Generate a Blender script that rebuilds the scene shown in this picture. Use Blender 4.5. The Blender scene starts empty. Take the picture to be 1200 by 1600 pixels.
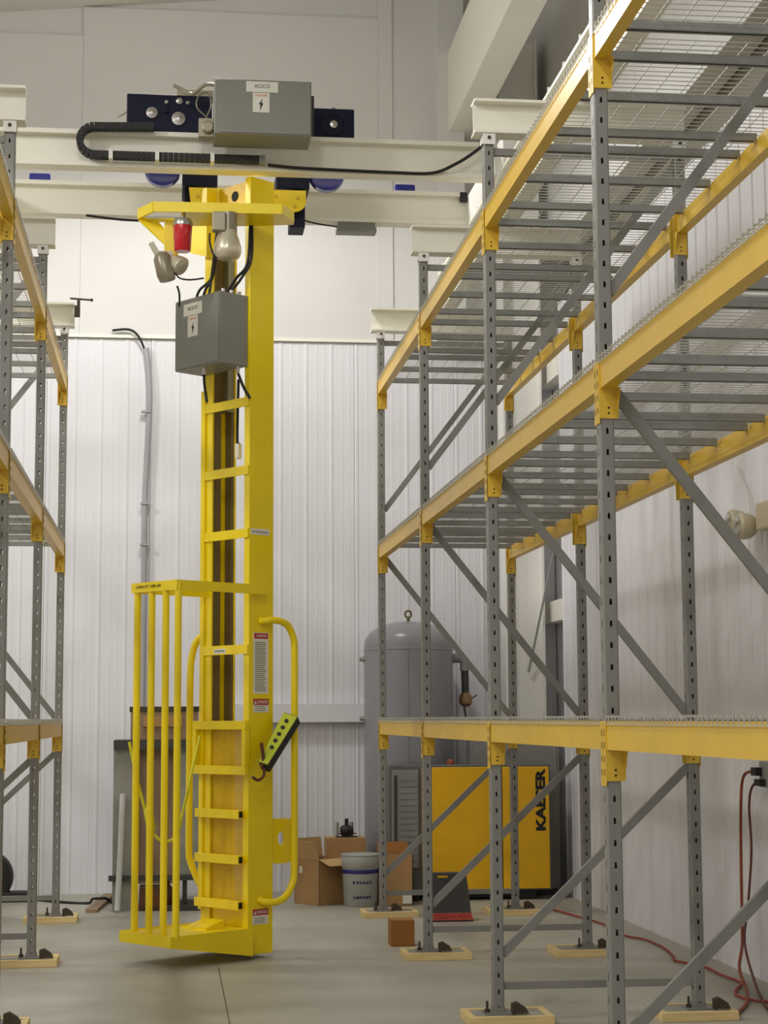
import bpy, math, random
from mathutils import Vector, Matrix
random.seed(7)
scene = bpy.context.scene
COL = scene.collection

# ------------------------------------------------------------------ camera
EYE = 1.63
F_PX, YAW, PITCH, ROLL = 2810.66, 0.1189, 0.11439, -0.00494
cy, sy, cp, sp, cr, sr = math.cos(YAW), math.sin(YAW), math.cos(PITCH), math.sin(PITCH), math.cos(ROLL), math.sin(ROLL)
_R = Vector((cy, -sy, 0)); _F0 = Vector((sy, cy, 0)); _Z = Vector((0, 0, 1))
_F = cp * _F0 + sp * _Z; _U = -sp * _F0 + cp * _Z
_R2 = cr * _R + sr * _U; _U2 = -sr * _R + cr * _U
cam_d = bpy.data.cameras.new('camera'); cam = bpy.data.objects.new('camera', cam_d); COL.objects.link(cam)
cam_d.sensor_fit = 'VERTICAL'; cam_d.sensor_height = 36.0; cam_d.lens = F_PX / 1600 * 36.0
cam_d.clip_start = 0.05; cam_d.clip_end = 200
m = Matrix((_R2, _U2, -_F)).transposed().to_4x4(); m.translation = Vector((0, 0, EYE)); cam.matrix_world = m
scene.camera = cam

# ------------------------------------------------------------------ world, lamps, exposure
w = bpy.data.worlds.new('world'); scene.world = w; w.use_nodes = True
bg = w.node_tree.nodes['Background']; bg.inputs[0].default_value = (0.9, 0.93, 1.0, 1); bg.inputs[1].default_value = 0.12

def lamp(name, loc, power, col=(1.0, 0.985, 0.965), cone=172, up=0.095):
    d = bpy.data.lights.new(name, 'SPOT'); d.spot_size = math.radians(cone); d.spot_blend = 0.35
    d.shadow_soft_size = 0.35; d.energy = power; d.color = col
    o = bpy.data.objects.new(name, d); o.location = loc; COL.objects.link(o)     # a spot shines straight down by default
    # added fill: weak point light at each lamp, brightens ceiling and upper wall
    d2 = bpy.data.lights.new(name + '_fill', 'POINT'); d2.shadow_soft_size = 0.35; d2.energy = power * up; d2.color = col
    o2 = bpy.data.objects.new(name + '_fill', d2); o2.location = loc; COL.objects.link(o2)
    return o
# the hall's hanging high-bay lamps, in rows above the aisles, all above the frame
for (lx, ly, lp) in ((0.2, 14.4, 470), (-4.6, 13.6, 640), (-4.6, 8.4, 640), (-0.6, 6.0, 260), (-4.6, 3.0, 480), (-0.6, 1.0, 330), (-4.6, -2.5, 300)):
    lamp('hanging_lamp', (lx, ly, 7.5), lp)

scene.view_settings.view_transform = 'Standard'
scene.view_settings.look = 'None'
scene.view_settings.gamma = 1.0
scene.view_settings.use_curve_mapping = False
scene.view_settings.exposure = -0.34
scene.cycles.use_denoising = True
scene.cycles.max_bounces = 8
scene.cycles.diffuse_bounces = 5

# ------------------------------------------------------------------ materials
def lin(c):
    return tuple(((v / 255) / 12.92 if v / 255 <= 0.04045 else ((v / 255 + 0.055) / 1.055) ** 2.4) for v in c)
MATS = {}
def mat(name, rgb, rough=0.5, metal=0.0, vary=0.06, scale=6.0, bump=0.0, bscale=60.0, stretch=None, spec=0.5, coat=0.0, alt=None, emit=0.0):
    if name in MATS: return MATS[name]
    M = bpy.data.materials.new(name); M.use_nodes = True; nt = M.node_tree; N = nt.nodes; L = nt.links
    b = N['Principled BSDF']; c = lin(rgb)
    b.inputs['Roughness'].default_value = rough; b.inputs['Metallic'].default_value = metal
    b.inputs['Specular IOR Level'].default_value = spec
    b.inputs['Coat Weight'].default_value = coat
    tc = N.new('ShaderNodeTexCoord'); mp = N.new('ShaderNodeMapping'); L.new(tc.outputs['Object'], mp.inputs[0])
    if stretch: mp.inputs['Scale'].default_value = stretch
    nz = N.new('ShaderNodeTexNoise'); nz.inputs['Scale'].default_value = scale; nz.inputs['Detail'].default_value = 5
    L.new(mp.outputs[0], nz.inputs['Vector'])
    rp = N.new('ShaderNodeValToRGB'); rp.color_ramp.elements[0].position = 0.3; rp.color_ramp.elements[1].position = 0.7
    lo = tuple(max(0, v * (1 - vary)) for v in c) if alt is None else lin(alt)
    hi = tuple(min(1, v * (1 + vary)) for v in c)
    rp.color_ramp.elements[0].color = (*lo, 1); rp.color_ramp.elements[1].color = (*hi, 1)
    L.new(nz.outputs['Fac'], rp.inputs[0]); L.new(rp.outputs[0], b.inputs['Base Color'])
    if emit:
        L.new(rp.outputs[0], b.inputs['Emission Color']); b.inputs['Emission Strength'].default_value = emit
    if bump:
        n2 = N.new('ShaderNodeTexNoise'); n2.inputs['Scale'].default_value = bscale; n2.inputs['Detail'].default_value = 4
        L.new(mp.outputs[0], n2.inputs['Vector'])
        bp = N.new('ShaderNodeBump'); bp.inputs['Strength'].default_value = bump; bp.inputs['Distance'].default_value = 0.01
        L.new(n2.outputs['Fac'], bp.inputs['Height']); L.new(bp.outputs[0], b.inputs['Normal'])
    MATS[name] = M
    return M

LINER = mat('liner_white', (222, 221, 224), 0.6, vary=0.02, scale=1.5, bump=0.03, bscale=30)
UPPER = mat('upper_wall_cream', (214, 212, 208), 0.6, vary=0.025, scale=1.2, bump=0.05, bscale=60)
DKBROWN = mat('dark_brown_wall', (112, 106, 88), 0.6, vary=0.05, scale=1.0, bump=0.05, bscale=20)  # dark grey-brown, shows in the gap between right liner and upper panels
CEIL = mat('ceiling_white', (216, 214, 204), 0.6, vary=0.03, scale=1.0)
CREAM = mat('cream_paint', (236, 233, 219), 0.42, vary=0.02, scale=3)
WHITE = mat('white_paint', (232, 230, 224), 0.45, vary=0.02, scale=3)
FLOORM = mat('concrete_floor', (182, 179, 167), 0.45, vary=0.0, scale=0.9, alt=(152, 149, 134), bump=0.04, bscale=25, spec=0.35)
GREY = mat('rack_grey', (132, 131, 125), 0.45, vary=0.05, scale=8, spec=0.5)
GALV = mat('galvanised', (146, 148, 144), 0.42, metal=0.25, vary=0.08, scale=14)
WIRE = mat('bright_wire', (178, 177, 166), 0.5, metal=0.0, vary=0.05, scale=30)
RACKY = mat('rack_yellow', (220, 180, 56), 0.38, vary=0.04, scale=5, coat=0.05)
YEL = mat('safety_yellow', (247, 219, 0), 0.38, vary=0.03, scale=4, coat=0.15)
YELD = mat('worn_yellow', (224, 186, 10), 0.5, vary=0.12, scale=6)
DARKS = mat('dirty_steel', (112, 98, 66), 0.55, metal=0.2, vary=0.2, scale=5, stretch=(1, 1, 0.25))
BLACK = mat('black_rubber', (24, 24, 24), 0.6, vary=0.1, scale=20)
HOLE = mat('hole_black', (18, 17, 15), 0.8, vary=0.05)
NAVY = mat('navy_paint', (15, 18, 46), 0.55, vary=0.06, scale=8, spec=0.25)
BLUE = mat('blue_gloss', (30, 38, 135), 0.22, vary=0.05, scale=8, coat=0.3)
BOXG = mat('enclosure_grey', (134, 135, 127), 0.45, vary=0.03, scale=6)
TANKG = mat('tank_grey', (138, 137, 141), 0.3, vary=0.03, scale=3)
CHROME = mat('bright_steel', (190, 188, 182), 0.25, metal=0.9, vary=0.05)
PLATE = mat('label_white', (228, 226, 214), 0.5, vary=0.02)
LABELT = mat('label_print', (214, 206, 186), 0.55, vary=0.25, scale=90, stretch=(1, 1, 3))
REDP = mat('print_red', (176, 34, 28), 0.5, vary=0.05)
INK = mat('print_black', (28, 27, 25), 0.6, vary=0.05)
ORANGEP = mat('print_orange', (214, 122, 62), 0.5, vary=0.05)
REDL = mat('red_lens', (196, 18, 26), 0.18, vary=0.1, scale=30, coat=0.4)
CARD = mat('cardboard', (172, 134, 88), 0.8, vary=0.06, scale=7)
CARDL = mat('cardboard_flap', (196, 158, 108), 0.8, vary=0.05, scale=7)
CARDD = mat('cardboard_dark', (150, 98, 38), 0.8, vary=0.06, scale=7)
PINE = mat('pine', (222, 196, 138), 0.7, vary=0.12, scale=4, stretch=(1, 8, 8), bump=0.05)
GROUT = mat('grout', (150, 148, 136), 0.85, vary=0.12, scale=10, bump=0.2)
RUST = mat('rusty_dark', (64, 54, 42), 0.8, vary=0.3, scale=20)
KYEL = mat('compressor_yellow', (232, 178, 12), 0.4, vary=0.03, scale=3)
KGREY = mat('compressor_grey', (96, 97, 94), 0.45, vary=0.04, scale=4)
CABG = mat('cabinet_grey', (136, 134, 128), 0.45, vary=0.05, scale=4)
DKGREY = mat('dark_grey', (62, 60, 58), 0.6, vary=0.1, scale=8)
PAILM = mat('pail_grey', (158, 158, 152), 0.45, vary=0.03, scale=8)
PAILB = mat('pail_blue', (38, 36, 110), 0.45, vary=0.05, scale=8)
REDB = mat('dull_red', (158, 62, 46), 0.6, vary=0.12, scale=30)
ORC = mat('orange_cord', (140, 66, 36), 0.55, vary=0.1, scale=20)
BRNC = mat('brown_cord', (98, 52, 34), 0.6, vary=0.1, scale=20)
BRASS = mat('brass', (140, 108, 76), 0.5, metal=0.2, vary=0.1, scale=20)
STEELP = mat('mottled_steel', (150, 150, 140), 0.5, metal=0.25, vary=0.2, scale=3.5)
BROWNB = mat('brown_board', (150, 126, 100), 0.75, vary=0.2, scale=5, stretch=(3, 1, 0.6))
PIPEW = mat('white_pipe', (205, 204, 200), 0.5, vary=0.03)
BEIGE = mat('beige_plastic', (196, 184, 158), 0.4, vary=0.04, scale=9)
LIME = mat('lime_plastic', (190, 200, 40), 0.4, vary=0.04, scale=9)
STRAP = mat('lanyard_yellow', (214, 210, 40), 0.7, vary=0.1, scale=40)
CONDUIT = mat('conduit_grey', (160, 158, 160), 0.45, vary=0.05, scale=6)
LAMPG = mat('lamp_grey', (150, 142, 122), 0.35, metal=0.4, vary=0.08, scale=9)
REFL = mat('reflector', (214, 206, 182), 0.25, metal=0.5, vary=0.08, scale=9)

# ------------------------------------------------------------------ mesh helpers
class MB:
    def __init__(s): s.v = []; s.f = []; s.mi = []; s.cur = 0
    def add(s, vs, fs):
        o = len(s.v); s.v += [tuple(p) for p in vs]
        for f in fs: s.f.append(tuple(i + o for i in f)); s.mi.append(s.cur)
        return s
    def hexa(s, p):
        return s.add(p, [(0, 3, 2, 1), (4, 5, 6, 7), (0, 1, 5, 4), (1, 2, 6, 5), (2, 3, 7, 6), (3, 0, 4, 7)])
    def box(s, x0, x1, y0, y1, z0, z1):
        return s.hexa([(x0, y0, z0), (x1, y0, z0), (x1, y1, z0), (x0, y1, z0), (x0, y0, z1), (x1, y0, z1), (x1, y1, z1), (x0, y1, z1)])
    def bar(s, p0, p1, wd, ht, up=(0, 0, 1)):
        p0 = Vector(p0); p1 = Vector(p1); d = (p1 - p0).normalized(); u = Vector(up)
        sd = d.cross(u)
        if sd.length < 1e-5: sd = d.cross(Vector((1, 0, 0)))
        sd.normalize(); u = sd.cross(d).normalized(); a = sd * wd / 2; b = u * ht / 2
        return s.hexa([p0 - a - b, p0 + a - b, p1 + a - b, p1 - a - b, p0 - a + b, p0 + a + b, p1 + a + b, p1 - a + b])
    def tube(s, pts, r, n=8, closed=False, caps=True):
        P = [Vector(p) for p in pts]; k = len(P); rs = r if isinstance(r, (list, tuple)) else [r] * k
        rings = []; ref = None
        for i in range(k):
            if closed: t = (P[(i + 1) % k] - P[i - 1])
            else: t = (P[min(i + 1, k - 1)] - P[max(i - 1, 0)])
            t.normalize()
            if ref is None:
                ref = t.cross(Vector((0, 0, 1)))
                if ref.length < 1e-3: ref = t.cross(Vector((1, 0, 0)))
            ref = (ref - t * ref.dot(t))
            if ref.length < 1e-4: ref = t.cross(Vector((0, 1, 0)))
            ref.normalize(); b = t.cross(ref)
            rings.append([P[i] + rs[i] * (math.cos(2 * math.pi * j / n) * ref + math.sin(2 * math.pi * j / n) * b) for j in range(n)])
        vs = [p for rg in rings for p in rg]; fs = []
        for i in range(k if closed else k - 1):
            i2 = (i + 1) % k
            for j in range(n): fs.append((i * n + j, i * n + (j + 1) % n, i2 * n + (j + 1) % n, i2 * n + j))
        if caps and not closed: fs += [tuple(range(n - 1, -1, -1)), tuple((k - 1) * n + j for j in range(n))]
        return s.add(vs, fs)
    def cyl(s, p0, p1, r0, r1=None, n=16): return s.tube([p0, p1], [r0, r0 if r1 is None else r1], n)
    def lathe(s, c, prof, n=24, axis='z'):
        vs = []
        for (r, h) in prof:
            for j in range(n):
                a = 2 * math.pi * j / n; x, y = r * math.cos(a), r * math.sin(a)
                if axis == 'z': vs.append((c[0] + x, c[1] + y, c[2] + h))
                elif axis == 'y': vs.append((c[0] + x, c[1] + h, c[2] + y))
                else: vs.append((c[0] + h, c[1] + x, c[2] + y))
        k = len(prof); fs = []
        for i in range(k - 1):
            for j in range(n): fs.append((i * n + j, i * n + (j + 1) % n, (i + 1) * n + (j + 1) % n, (i + 1) * n + j))
        fs += [tuple(range(n - 1, -1, -1)), tuple((k - 1) * n + j for j in range(n))]
        return s.add(vs, fs)
    def prism(s, poly, vec):
        n = len(poly); P = [Vector(p) for p in poly]; v = Vector(vec)
        return s.add(P + [p + v for p in P], [tuple(range(n - 1, -1, -1)), tuple(range(n, 2 * n))] + [(i, (i + 1) % n, n + (i + 1) % n, n + i) for i in range(n)])
    def mesh(s, name, mats, off=(0, 0, 0), smooth=False):
        me = bpy.data.meshes.new(name)
        me.from_pydata([(x - off[0], y - off[1], z - off[2]) for x, y, z in s.v], [], s.f)
        for mm in (mats if isinstance(mats, (list, tuple)) else [mats]): me.materials.append(mm)
        for p, i in zip(me.polygons, s.mi): p.material_index = i
        if smooth:
            for p in me.polygons: p.use_smooth = True
            try: me.set_sharp_from_angle(angle=math.radians(40))
            except Exception: pass
        me.update()
        return me
    def build(s, name, mats, parent=None, smooth=False, bevel=0.0, label=None):
        off = root_loc(parent)
        if parent is None:
            xs = [p[0] for p in s.v]; ys = [p[1] for p in s.v]; zs = [p[2] for p in s.v]
            off = ((min(xs) + max(xs)) / 2, (min(ys) + max(ys)) / 2, min(zs))
        o = bpy.data.objects.new(name, s.mesh(name, mats, off, smooth)); COL.objects.link(o)
        if parent is None: o.location = off
        else: o.parent = parent
        if bevel:
            md = o.modifiers.new('edge', 'BEVEL'); md.width = bevel; md.segments = 2; md.limit_method = 'ANGLE'
        if label: o['label'] = label
        return o
def root_loc(p):
    if p is None: return (0, 0, 0)
    l = Vector(p.location)
    while p.parent: p = p.parent; l += p.location
    return tuple(l)
def inst(name, me, loc, parent, rot=None):
    o = bpy.data.objects.new(name, me); COL.objects.link(o); r = root_loc(parent)
    o.location = (loc[0] - r[0], loc[1] - r[1], loc[2] - r[2]); o.parent = parent
    if rot: o.rotation_euler = rot
    return o
def thing(name, label, cat, loc, group=None):
    o = bpy.data.objects.new(name, None); o.location = loc; o.empty_display_size = 0.2; COL.objects.link(o)
    o['label'] = label; o['category'] = cat
    if group: o['group'] = group
    return o
def tag(o, label, cat, group=None):
    o['label'] = label; o['category'] = cat
    if group: o['group'] = group
    return o
def struct(o, label=None, cat=None):
    o['kind'] = 'structure'
    if label: o['label'] = label
    if cat: o['category'] = cat
    return o
def text(name, body, size, origin, xd, yd, mt, parent, align='CENTER', depth=0.0008, width=None, bold=0.0):
    cu = bpy.data.curves.new(name, 'FONT'); cu.body = body; cu.size = size; cu.extrude = depth
    cu.align_x = align; cu.align_y = 'CENTER'; cu.resolution_u = 2; cu.offset = bold
    t = bpy.data.objects.new(name, cu); COL.objects.link(t)
    dg = bpy.context.evaluated_depsgraph_get(); dg.update()
    me = bpy.data.meshes.new_from_object(t.evaluated_get(dg)); bpy.data.objects.remove(t)
    X = Vector(xd).normalized(); Y = Vector(yd).normalized(); Z = X.cross(Y); O = Vector(origin)
    k = 1.0
    if width:
        xs = [v.co.x for v in me.vertices]; k = width / max(1e-6, max(xs) - min(xs))
    r = Vector(root_loc(parent))
    for v in me.vertices: v.co = O + X * v.co.x * k + Y * v.co.y + Z * v.co.z - r
    me.materials.clear(); me.materials.append(mt)
    o = bpy.data.objects.new(name, me); COL.objects.link(o); o.parent = parent
    return o
def curve_pts(pts, n=6):
    P = [Vector(p) for p in pts]; out = []
    for i in range(len(P) - 1):
        p0 = P[max(i - 1, 0)]; p1 = P[i]; p2 = P[i + 1]; p3 = P[min(i + 2, len(P) - 1)]
        for k in range(n):
            t = k / n
            out.append(0.5 * ((2 * p1) + (p2 - p0) * t + (2 * p0 - 5 * p1 + 4 * p2 - p3) * t * t + (3 * p1 - p0 - 3 * p2 + p3) * t ** 3))
    return out + [P[-1]]

# ------------------------------------------------------------------ the room
YW = 17.5      # far wall face
XR = 3.69      # right wall face
ZL = 5.36      # top of the white liner sheets
struct(MB().box(-9.2, 4.2, -5.2, 18.0, -0.2, 0.0).build('floor', FLOORM), 'smooth grey concrete warehouse floor', 'floor')
struct(MB().box(0.338, 0.344, 1.0, 12.2, 0.0, 0.0006).build('trim_1', DKGREY), 'dark saw cut joint in the concrete floor', 'joint')
def roofz(x): return 8.80 + 0.10 * x
c_ = MB(); c_.hexa([(-9.2, -5.2, roofz(-9.2)), (4.2, -5.2, roofz(4.2)), (4.2, 18, roofz(4.2)), (-9.2, 18, roofz(-9.2)),
                    (-9.2, -5.2, roofz(-9.2) + .15), (4.2, -5.2, roofz(4.2) + .15), (4.2, 18, roofz(4.2) + .15), (-9.2, 18, roofz(-9.2) + .15)])
struct(c_.build('ceiling', CEIL), 'cream sloping roof lining above the far wall', 'ceiling')
struct(MB().box(-9.2, -9.0, -5.2, 18.0, 0.0, 8.0).build('wall_left', LINER), 'white side wall beyond the left rack', 'wall')
struct(MB().box(-9.0, 4.0, -5.2, -5.0, 0.0, 9.2).build('wall_back', LINER), 'white end wall behind the viewer', 'wall')

# ribbed liner sheet, drawn along +x, face towards -y; width 1.0
PW = 1.0
def ribbed(height, width=PW, pitch=0.25, rib=.006):
    mb = MB(); prof = []; x = 0.0
    while x < width - 1e-6:
        prof += [(x, 0.0), (x + .012, -rib), (x + .03, -rib), (x + .042, 0.0), (x + .11, 0.0), (x + .118, -rib * .25), (x + .13, -rib * .25), (x + .138, 0.0), (x + .18, 0.0), (x + .188, -rib * .25), (x + .20, -rib * .25), (x + .208, 0.0)]
        x += pitch
    prof = [p for p in prof if p[0] <= width - .004] + [(width - .004, 0.0)]
    vs = []; n = len(prof)
    for (px, py) in prof: vs += [(px, py, 0), (px, py, height)]
    fs = [(2 * i, 2 * i + 2, 2 * i + 3, 2 * i + 1) for i in range(n - 1)]
    o = len(vs); vs += [(0, .03, 0), (0, .03, height), (width - .004, .03, 0), (width - .004, .03, height)]
    fs += [(o, o + 1, o + 3, o + 2), (0, 1, o + 1, o), (2 * n - 2, o + 2, o + 3, 2 * n - 1)]
    mb.add(vs, fs); return mb
fw = struct(MB().box(-9.0, 4.0, YW + .03, YW + .2, 0.0, 9.3).build('wall_far', UPPER), 'far end wall with ribbed white liner below and smooth cream panels above', 'wall')
pm = ribbed(ZL - .02).mesh('liner_sheet', LINER)
for i in range(13):
    inst('liner_sheet', pm, (-8.9 + i * PW - .3, YW, 0), fw)
for i, (x0, x1) in enumerate(((-8.9, -6.8), (-6.8, -3.9), (-3.9, -.9), (-.9, 2.05), (2.19, 3.95))):
    MB().box(x0 + .001, x1 - .001, YW - .02, YW + .03, ZL + .003, roofz(x0) - .01).build('upper_panel', UPPER, fw)
struct(MB().box(2.05, 2.19, YW - .04, YW + .03, ZL, 9.0).build('trim_2', UPPER), 'cream vertical cover strip on the upper far wall', 'trim')
struct(MB().box(-9.0, 3.9, YW - .035, YW, ZL - .015, ZL + .015).build('trim_3', CREAM), 'thin cap strip along the top of the liner sheets', 'trim')
b_ = MB(); b_.box(.35, 2.5, YW - .12, YW - .016, 1.60, 1.76); b_.box(.35, 2.5, YW - .12, YW - .1, 1.76, 1.775)
struct(b_.build('trim_4', LINER), 'white horizontal rail across the far wall behind the tank', 'trim')
struct(MB().box(2.62, 2.89, YW - .25, YW - .02, ZL, 9.0).build('trim_5', UPPER), 'pale end wall post beside the box beam', 'post')
# right wall
rw = struct(MB().box(XR + .26, XR + .4, -5.0, YW + .03, 0.0, 9.3).build('wall_right', DKBROWN), 'right side wall with ribbed white liner and a dark brown gap above', 'wall')
rm = ribbed(5.6, rib=.010).mesh('liner_sheet', LINER)
for i in range(22):
    y = 16.65 - i * PW
    inst('liner_sheet', rm, (XR, y, 0), rw, rot=(0, 0, -math.pi / 2))
MB().box(XR + .03, XR + .26, -5.0, 16.65, 5.56, 5.6).build('liner_cap', CREAM, rw)
for k in range(6):
    MB().box(XR + .02, XR + .25, -5.0 + k * 3.75 + .003, -5.0 + (k + 1) * 3.75 - .003, 6.16, 9.15).build('upper_panel', UPPER, rw)
MB().box(XR, XR + .26, 16.65, 16.69, 0, 5.6).build('liner_end', LINER, rw)
MB().box(XR + .12, XR + .14, 16.69, YW + .02, 0, 5.6).build('outer_sheet', LINER, rw)
for k, z in enumerate((2.55, 4.9)):
    MB().box(XR - .02, XR + .118, 16.69, YW - .02, z, z + .2).build('girt', CREAM, rw)
# building column in the far corner
cl = struct(thing('trim_6', 'white steel column in the far right corner', 'column', (3.44, 17.2, 0)))
MB().box(3.235, 3.585, 17.20, 17.215, 0, 8.4).build('web', WHITE, cl)
MB().box(3.215, 3.235, 17.09, 17.33, 0, 8.4).build('flange', WHITE, cl)
MB().box(3.585, 3.605, 17.09, 17.33, 0, 8.4).build('flange', WHITE, cl)
tag(MB().tube([(3.45, 17.16, 2.07), (3.665, 16.95, 3.2), (3.675, 16.9, 3.4)], .012, 8).build('brace_rod', GALV), 'thin steel brace rod hooked into the corner column', 'rod')
# box beam along the right side, high up
struct(MB().box(2.73, 3.03, -5.0, YW - .02, 7.465, 8.29).build('trim_7', CREAM, bevel=.008), 'large cream box beam running high along the right side', 'beam')

# ------------------------------------------------------------------ pallet racks
W, D, PD, ZT = 0.060, 1.175, 0.068, 4.886
LEV = [1.376, 2.853, 4.260]                    # connector undersides
HP = 0.088
def post_mesh():
    mb = MB(); n = int((ZT - .08) / HP)
    def face(pt, hw, hh, w0, w1):
        z = .03
        for i in range(n + 1):
            z1 = min(z + HP, ZT); 
            if z1 - z < HP - 1e-4:
                mb.add([pt(w0, z), pt(w1, z), pt(w1, z1), pt(w0, z1)], [(0, 1, 2, 3)]); break
            cz = (z + z1) / 2; cw = (w0 + w1) / 2
            mb.add([pt(w0, z), pt(w1, z), pt(w1, z1), pt(w0, z1), pt(cw - hw, cz - hh), pt(cw + hw, cz - hh), pt(cw + hw * .8, cz + hh), pt(cw - hw * .8, cz + hh)],
                   [(0, 1, 5, 4), (1, 2, 6, 5), (2, 3, 7, 6), (3, 0, 4, 7)])
            z = z1
    face(lambda a, z: (a, 0, z), .0055, .012, .006, W - .006)
    face(lambda a, z: (a, PD, z), .0055, .012, .006, W - .006)
    face(lambda a, z: (0, a, z), .004, .016, .006, PD - .006)
    mb.add([(W, .006, .03), (W, PD - .006, .03), (W, PD - .006, ZT), (W, .006, ZT)], [(0, 1, 2, 3)])
    for (a, b) in (((0, .006), (.006, 0)), ((W - .006, 0), (W, .006)), ((W, PD - .006), (W - .006, PD)), ((.006, PD), (0, PD - .006))):
        mb.add([(*a, .03), (*b, .03), (*b, ZT), (*a, ZT)], [(0, 1, 2, 3)])
    mb.add([(0, 0, ZT), (W, 0, ZT), (W, PD, ZT), (0, PD, ZT)], [(0, 1, 2, 3)])
    return mb
POSTM = post_mesh().mesh('post', GREY)
FOOTM = MB().box(-.05, W + .05, -.035, PD + .035, .0, .012).box(-.006, W + .006, -.006, PD + .006, .012, .035).mesh('foot_plate', GREY)

def conn_mesh(side, front):
    # s = distance from the aisle face; local y=0 at the touching post face
    mb = MB(); X = lambda s: s if side > 0 else W - s
    def bx(s0, s1, y0, y1, z0, z1):
        a, b = sorted((X(s0), X(s1))); mb.box(a, b, y0, y1, z0, z1)
    sg = -1 if front else 1
    y0, y1 = sorted((0, sg * .006)); bx(-.004, .078, y0, y1, 0, .24)
    y0, y1 = sorted((sg * .006, -sg * .030)); bx(-.0045, -.0005, y0, y1, -.02, .24)
    P = [(X(.072), sg * .006, .125), (X(.072), sg * .006, .02), (X(.072), sg * .055, .125)]
    mb.prism(P, (.004, 0, 0))
    mb.cur = 1
    yy = sg * .0064
    for z in (.022, .044):
        mb.cyl((X(.036), sg * .006, z), (X(.036), yy, z), .005, n=8)
    for z in (.02, .075, .13, .18):
        a, b = sorted((X(-.0045), X(-.0052))); mb.box(a, b, -sg * .012 - .004, -sg * .012 + .004, z, z + .026)
    return mb.mesh('connector', [RACKY, HOLE])

def deck_mesh(side, L):
    # local: s from the aisle edge 0..D, y 0..L, z=0 on top of the beams
    mb = MB(); X = (lambda s: s) if side > 0 else (lambda s: -s)
    def bx(s0, s1, y0, y1, z0, z1):
        a, b = sorted((X(s0), X(s1))); mb.box(a, b, y0, y1, z0, z1)
    n = int(L / .055); t = .0038
    for i in range(n + 1):
        y = .006 + i * (L - .012) / n
        bx(-.008, D + .008, y - t / 2, y + t / 2, .018, .018 + t)
        bx(-.008, -.008 + t, y - t / 2, y + t / 2, -.014, .018)
        bx(D + .008 - t, D + .008, y - t / 2, y + t / 2, -.014, .018)
    k = 11
    for j in range(k):
        s = .0 + j * D / (k - 1)
        bx(s - t / 2, s + t / 2, 0, L, .018 - t, .018)
    bx(-.008, -.008 + t, 0, L, -.014, -.014 + t); bx(D + .008 - t, D + .008, 0, L, -.014, -.014 + t)
    return mb.mesh('wire_mesh', WIRE)
def chan_mesh(side):
    mb = MB()
    a, b = (.0605, D - .0605) if side > 0 else (-D + .0605, -.0605)
    mb.box(a, b, -.022, .022, -.004, .0005); mb.box(a, b, -.022, -.018, -.034, -.004); mb.box(a, b, .018, .022, -.034, -.004)
    mb.box(a, b, -.022, -.008, -.036, -.034); mb.box(a, b, .008, .022, -.036, -.034)
    return mb.mesh('support_channel', GALV)
LEVN = ['lowest', 'middle', 'top']

def rack(name, side, xa, YS, label, sidename, baynames):
    root = thing(name, label, 'rack', (xa + side * D / 2, YS[-1], 0))
    xf = xa if side > 0 else xa - W                 # aisle post, low-x edge
    xb = xa + D - W if side > 0 else xa - D
    for y in YS:
        for x in (xf, xb):
            p = inst('post', POSTM, (x, y, .0), root)
            inst('foot_plate', FOOTM, (x, y, .0445), p)
    xl, xr = min(xf, xb) + W - .004, max(xf, xb) + .004
    for y in YS:
        ym = y + PD / 2
        for (za, zb) in ((.355, 1.36), (2.99, 1.65), (3.39, 4.80)):
            MB().bar((xl, ym, za), (xr, ym, zb), .030, .046).build('brace', GREY, root)
        for z in (.19, 4.84):
            MB().box(xl, xr, ym - .016, ym + .016, z - .02, z + .02).build('strut', GREY, root)
    cf, cb = conn_mesh(side, True), conn_mesh(side, False)
    rev = -side
    cfr, cbr = conn_mesh(rev, True), conn_mesh(rev, False)
    beams = {}
    chm = chan_mesh(side)
    for b in range(len(YS) - 1):
        yf, yn = YS[b], YS[b + 1]
        for li, c in enumerate(LEV):
            for fr in (True, False):
                x0 = xf if fr else xb
                s0 = .002
                mb = MB(); a = x0 + s0; e = x0 + W - s0
                # box beam with a step along its inner upper edge
                mb.box(a, e, yn + PD + .006, yf - .006, c + .125, c + .205)
                inner_hi = (side > 0) == fr
                if inner_hi: mb.box(a, a + .036, yn + PD + .006, yf - .006, c + .205, c + .24)
                else: mb.box(e - .036, e, yn + PD + .006, yf - .006, c + .205, c + .24)
                bo = mb.build('beam', RACKY, root)
                inst('connector', (cf if fr else cfr), (x0, yf, c), bo)
                inst('connector', (cb if fr else cbr), (x0, yn + PD, c), bo)
            L = (yf - yn - PD) / 2 - .02
            key = round(L, 3)
            if key not in beams: beams[key] = deck_mesh(side, L)
            for h in (0, 1):
                y0 = yn + PD + .014 + h * (L + .012)
                dk = thing('wire_deck', 'wire deck, %s level, %s rack, %s, %s half' % (LEVN[li], sidename, baynames[b], 'far' if h else 'near'), 'wire deck', (xa, y0, c + .24), 'wire decks of the %s rack' % sidename)
                mo = inst('wire_mesh', beams[key], (xa, y0, c + .24), dk); mo['kind'] = 'stuff'
                for q in (.10, .5, .90):
                    inst('support_channel', chm, (xa, y0 + L * q, c + .24), dk)
    return root
YR = [15.074, 12.446, 9.795, 7.153, 4.51]
YL = [15.134, 12.505, 9.855, 7.213]
rack('pallet_rack', 1, 1.7515, YR, 'tall grey pallet rack with yellow beams on the right of the aisle', 'right', ['bay next to the far wall', 'second bay from the far wall', 'third bay from the far wall', 'bay closest to the viewer'])
rack('pallet_rack', -1, -0.8737, YL, 'grey pallet rack with yellow beams at the left edge of the photo', 'left', ['bay next to the far wall', 'second bay from the far wall', 'third bay from the far wall'])

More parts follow.
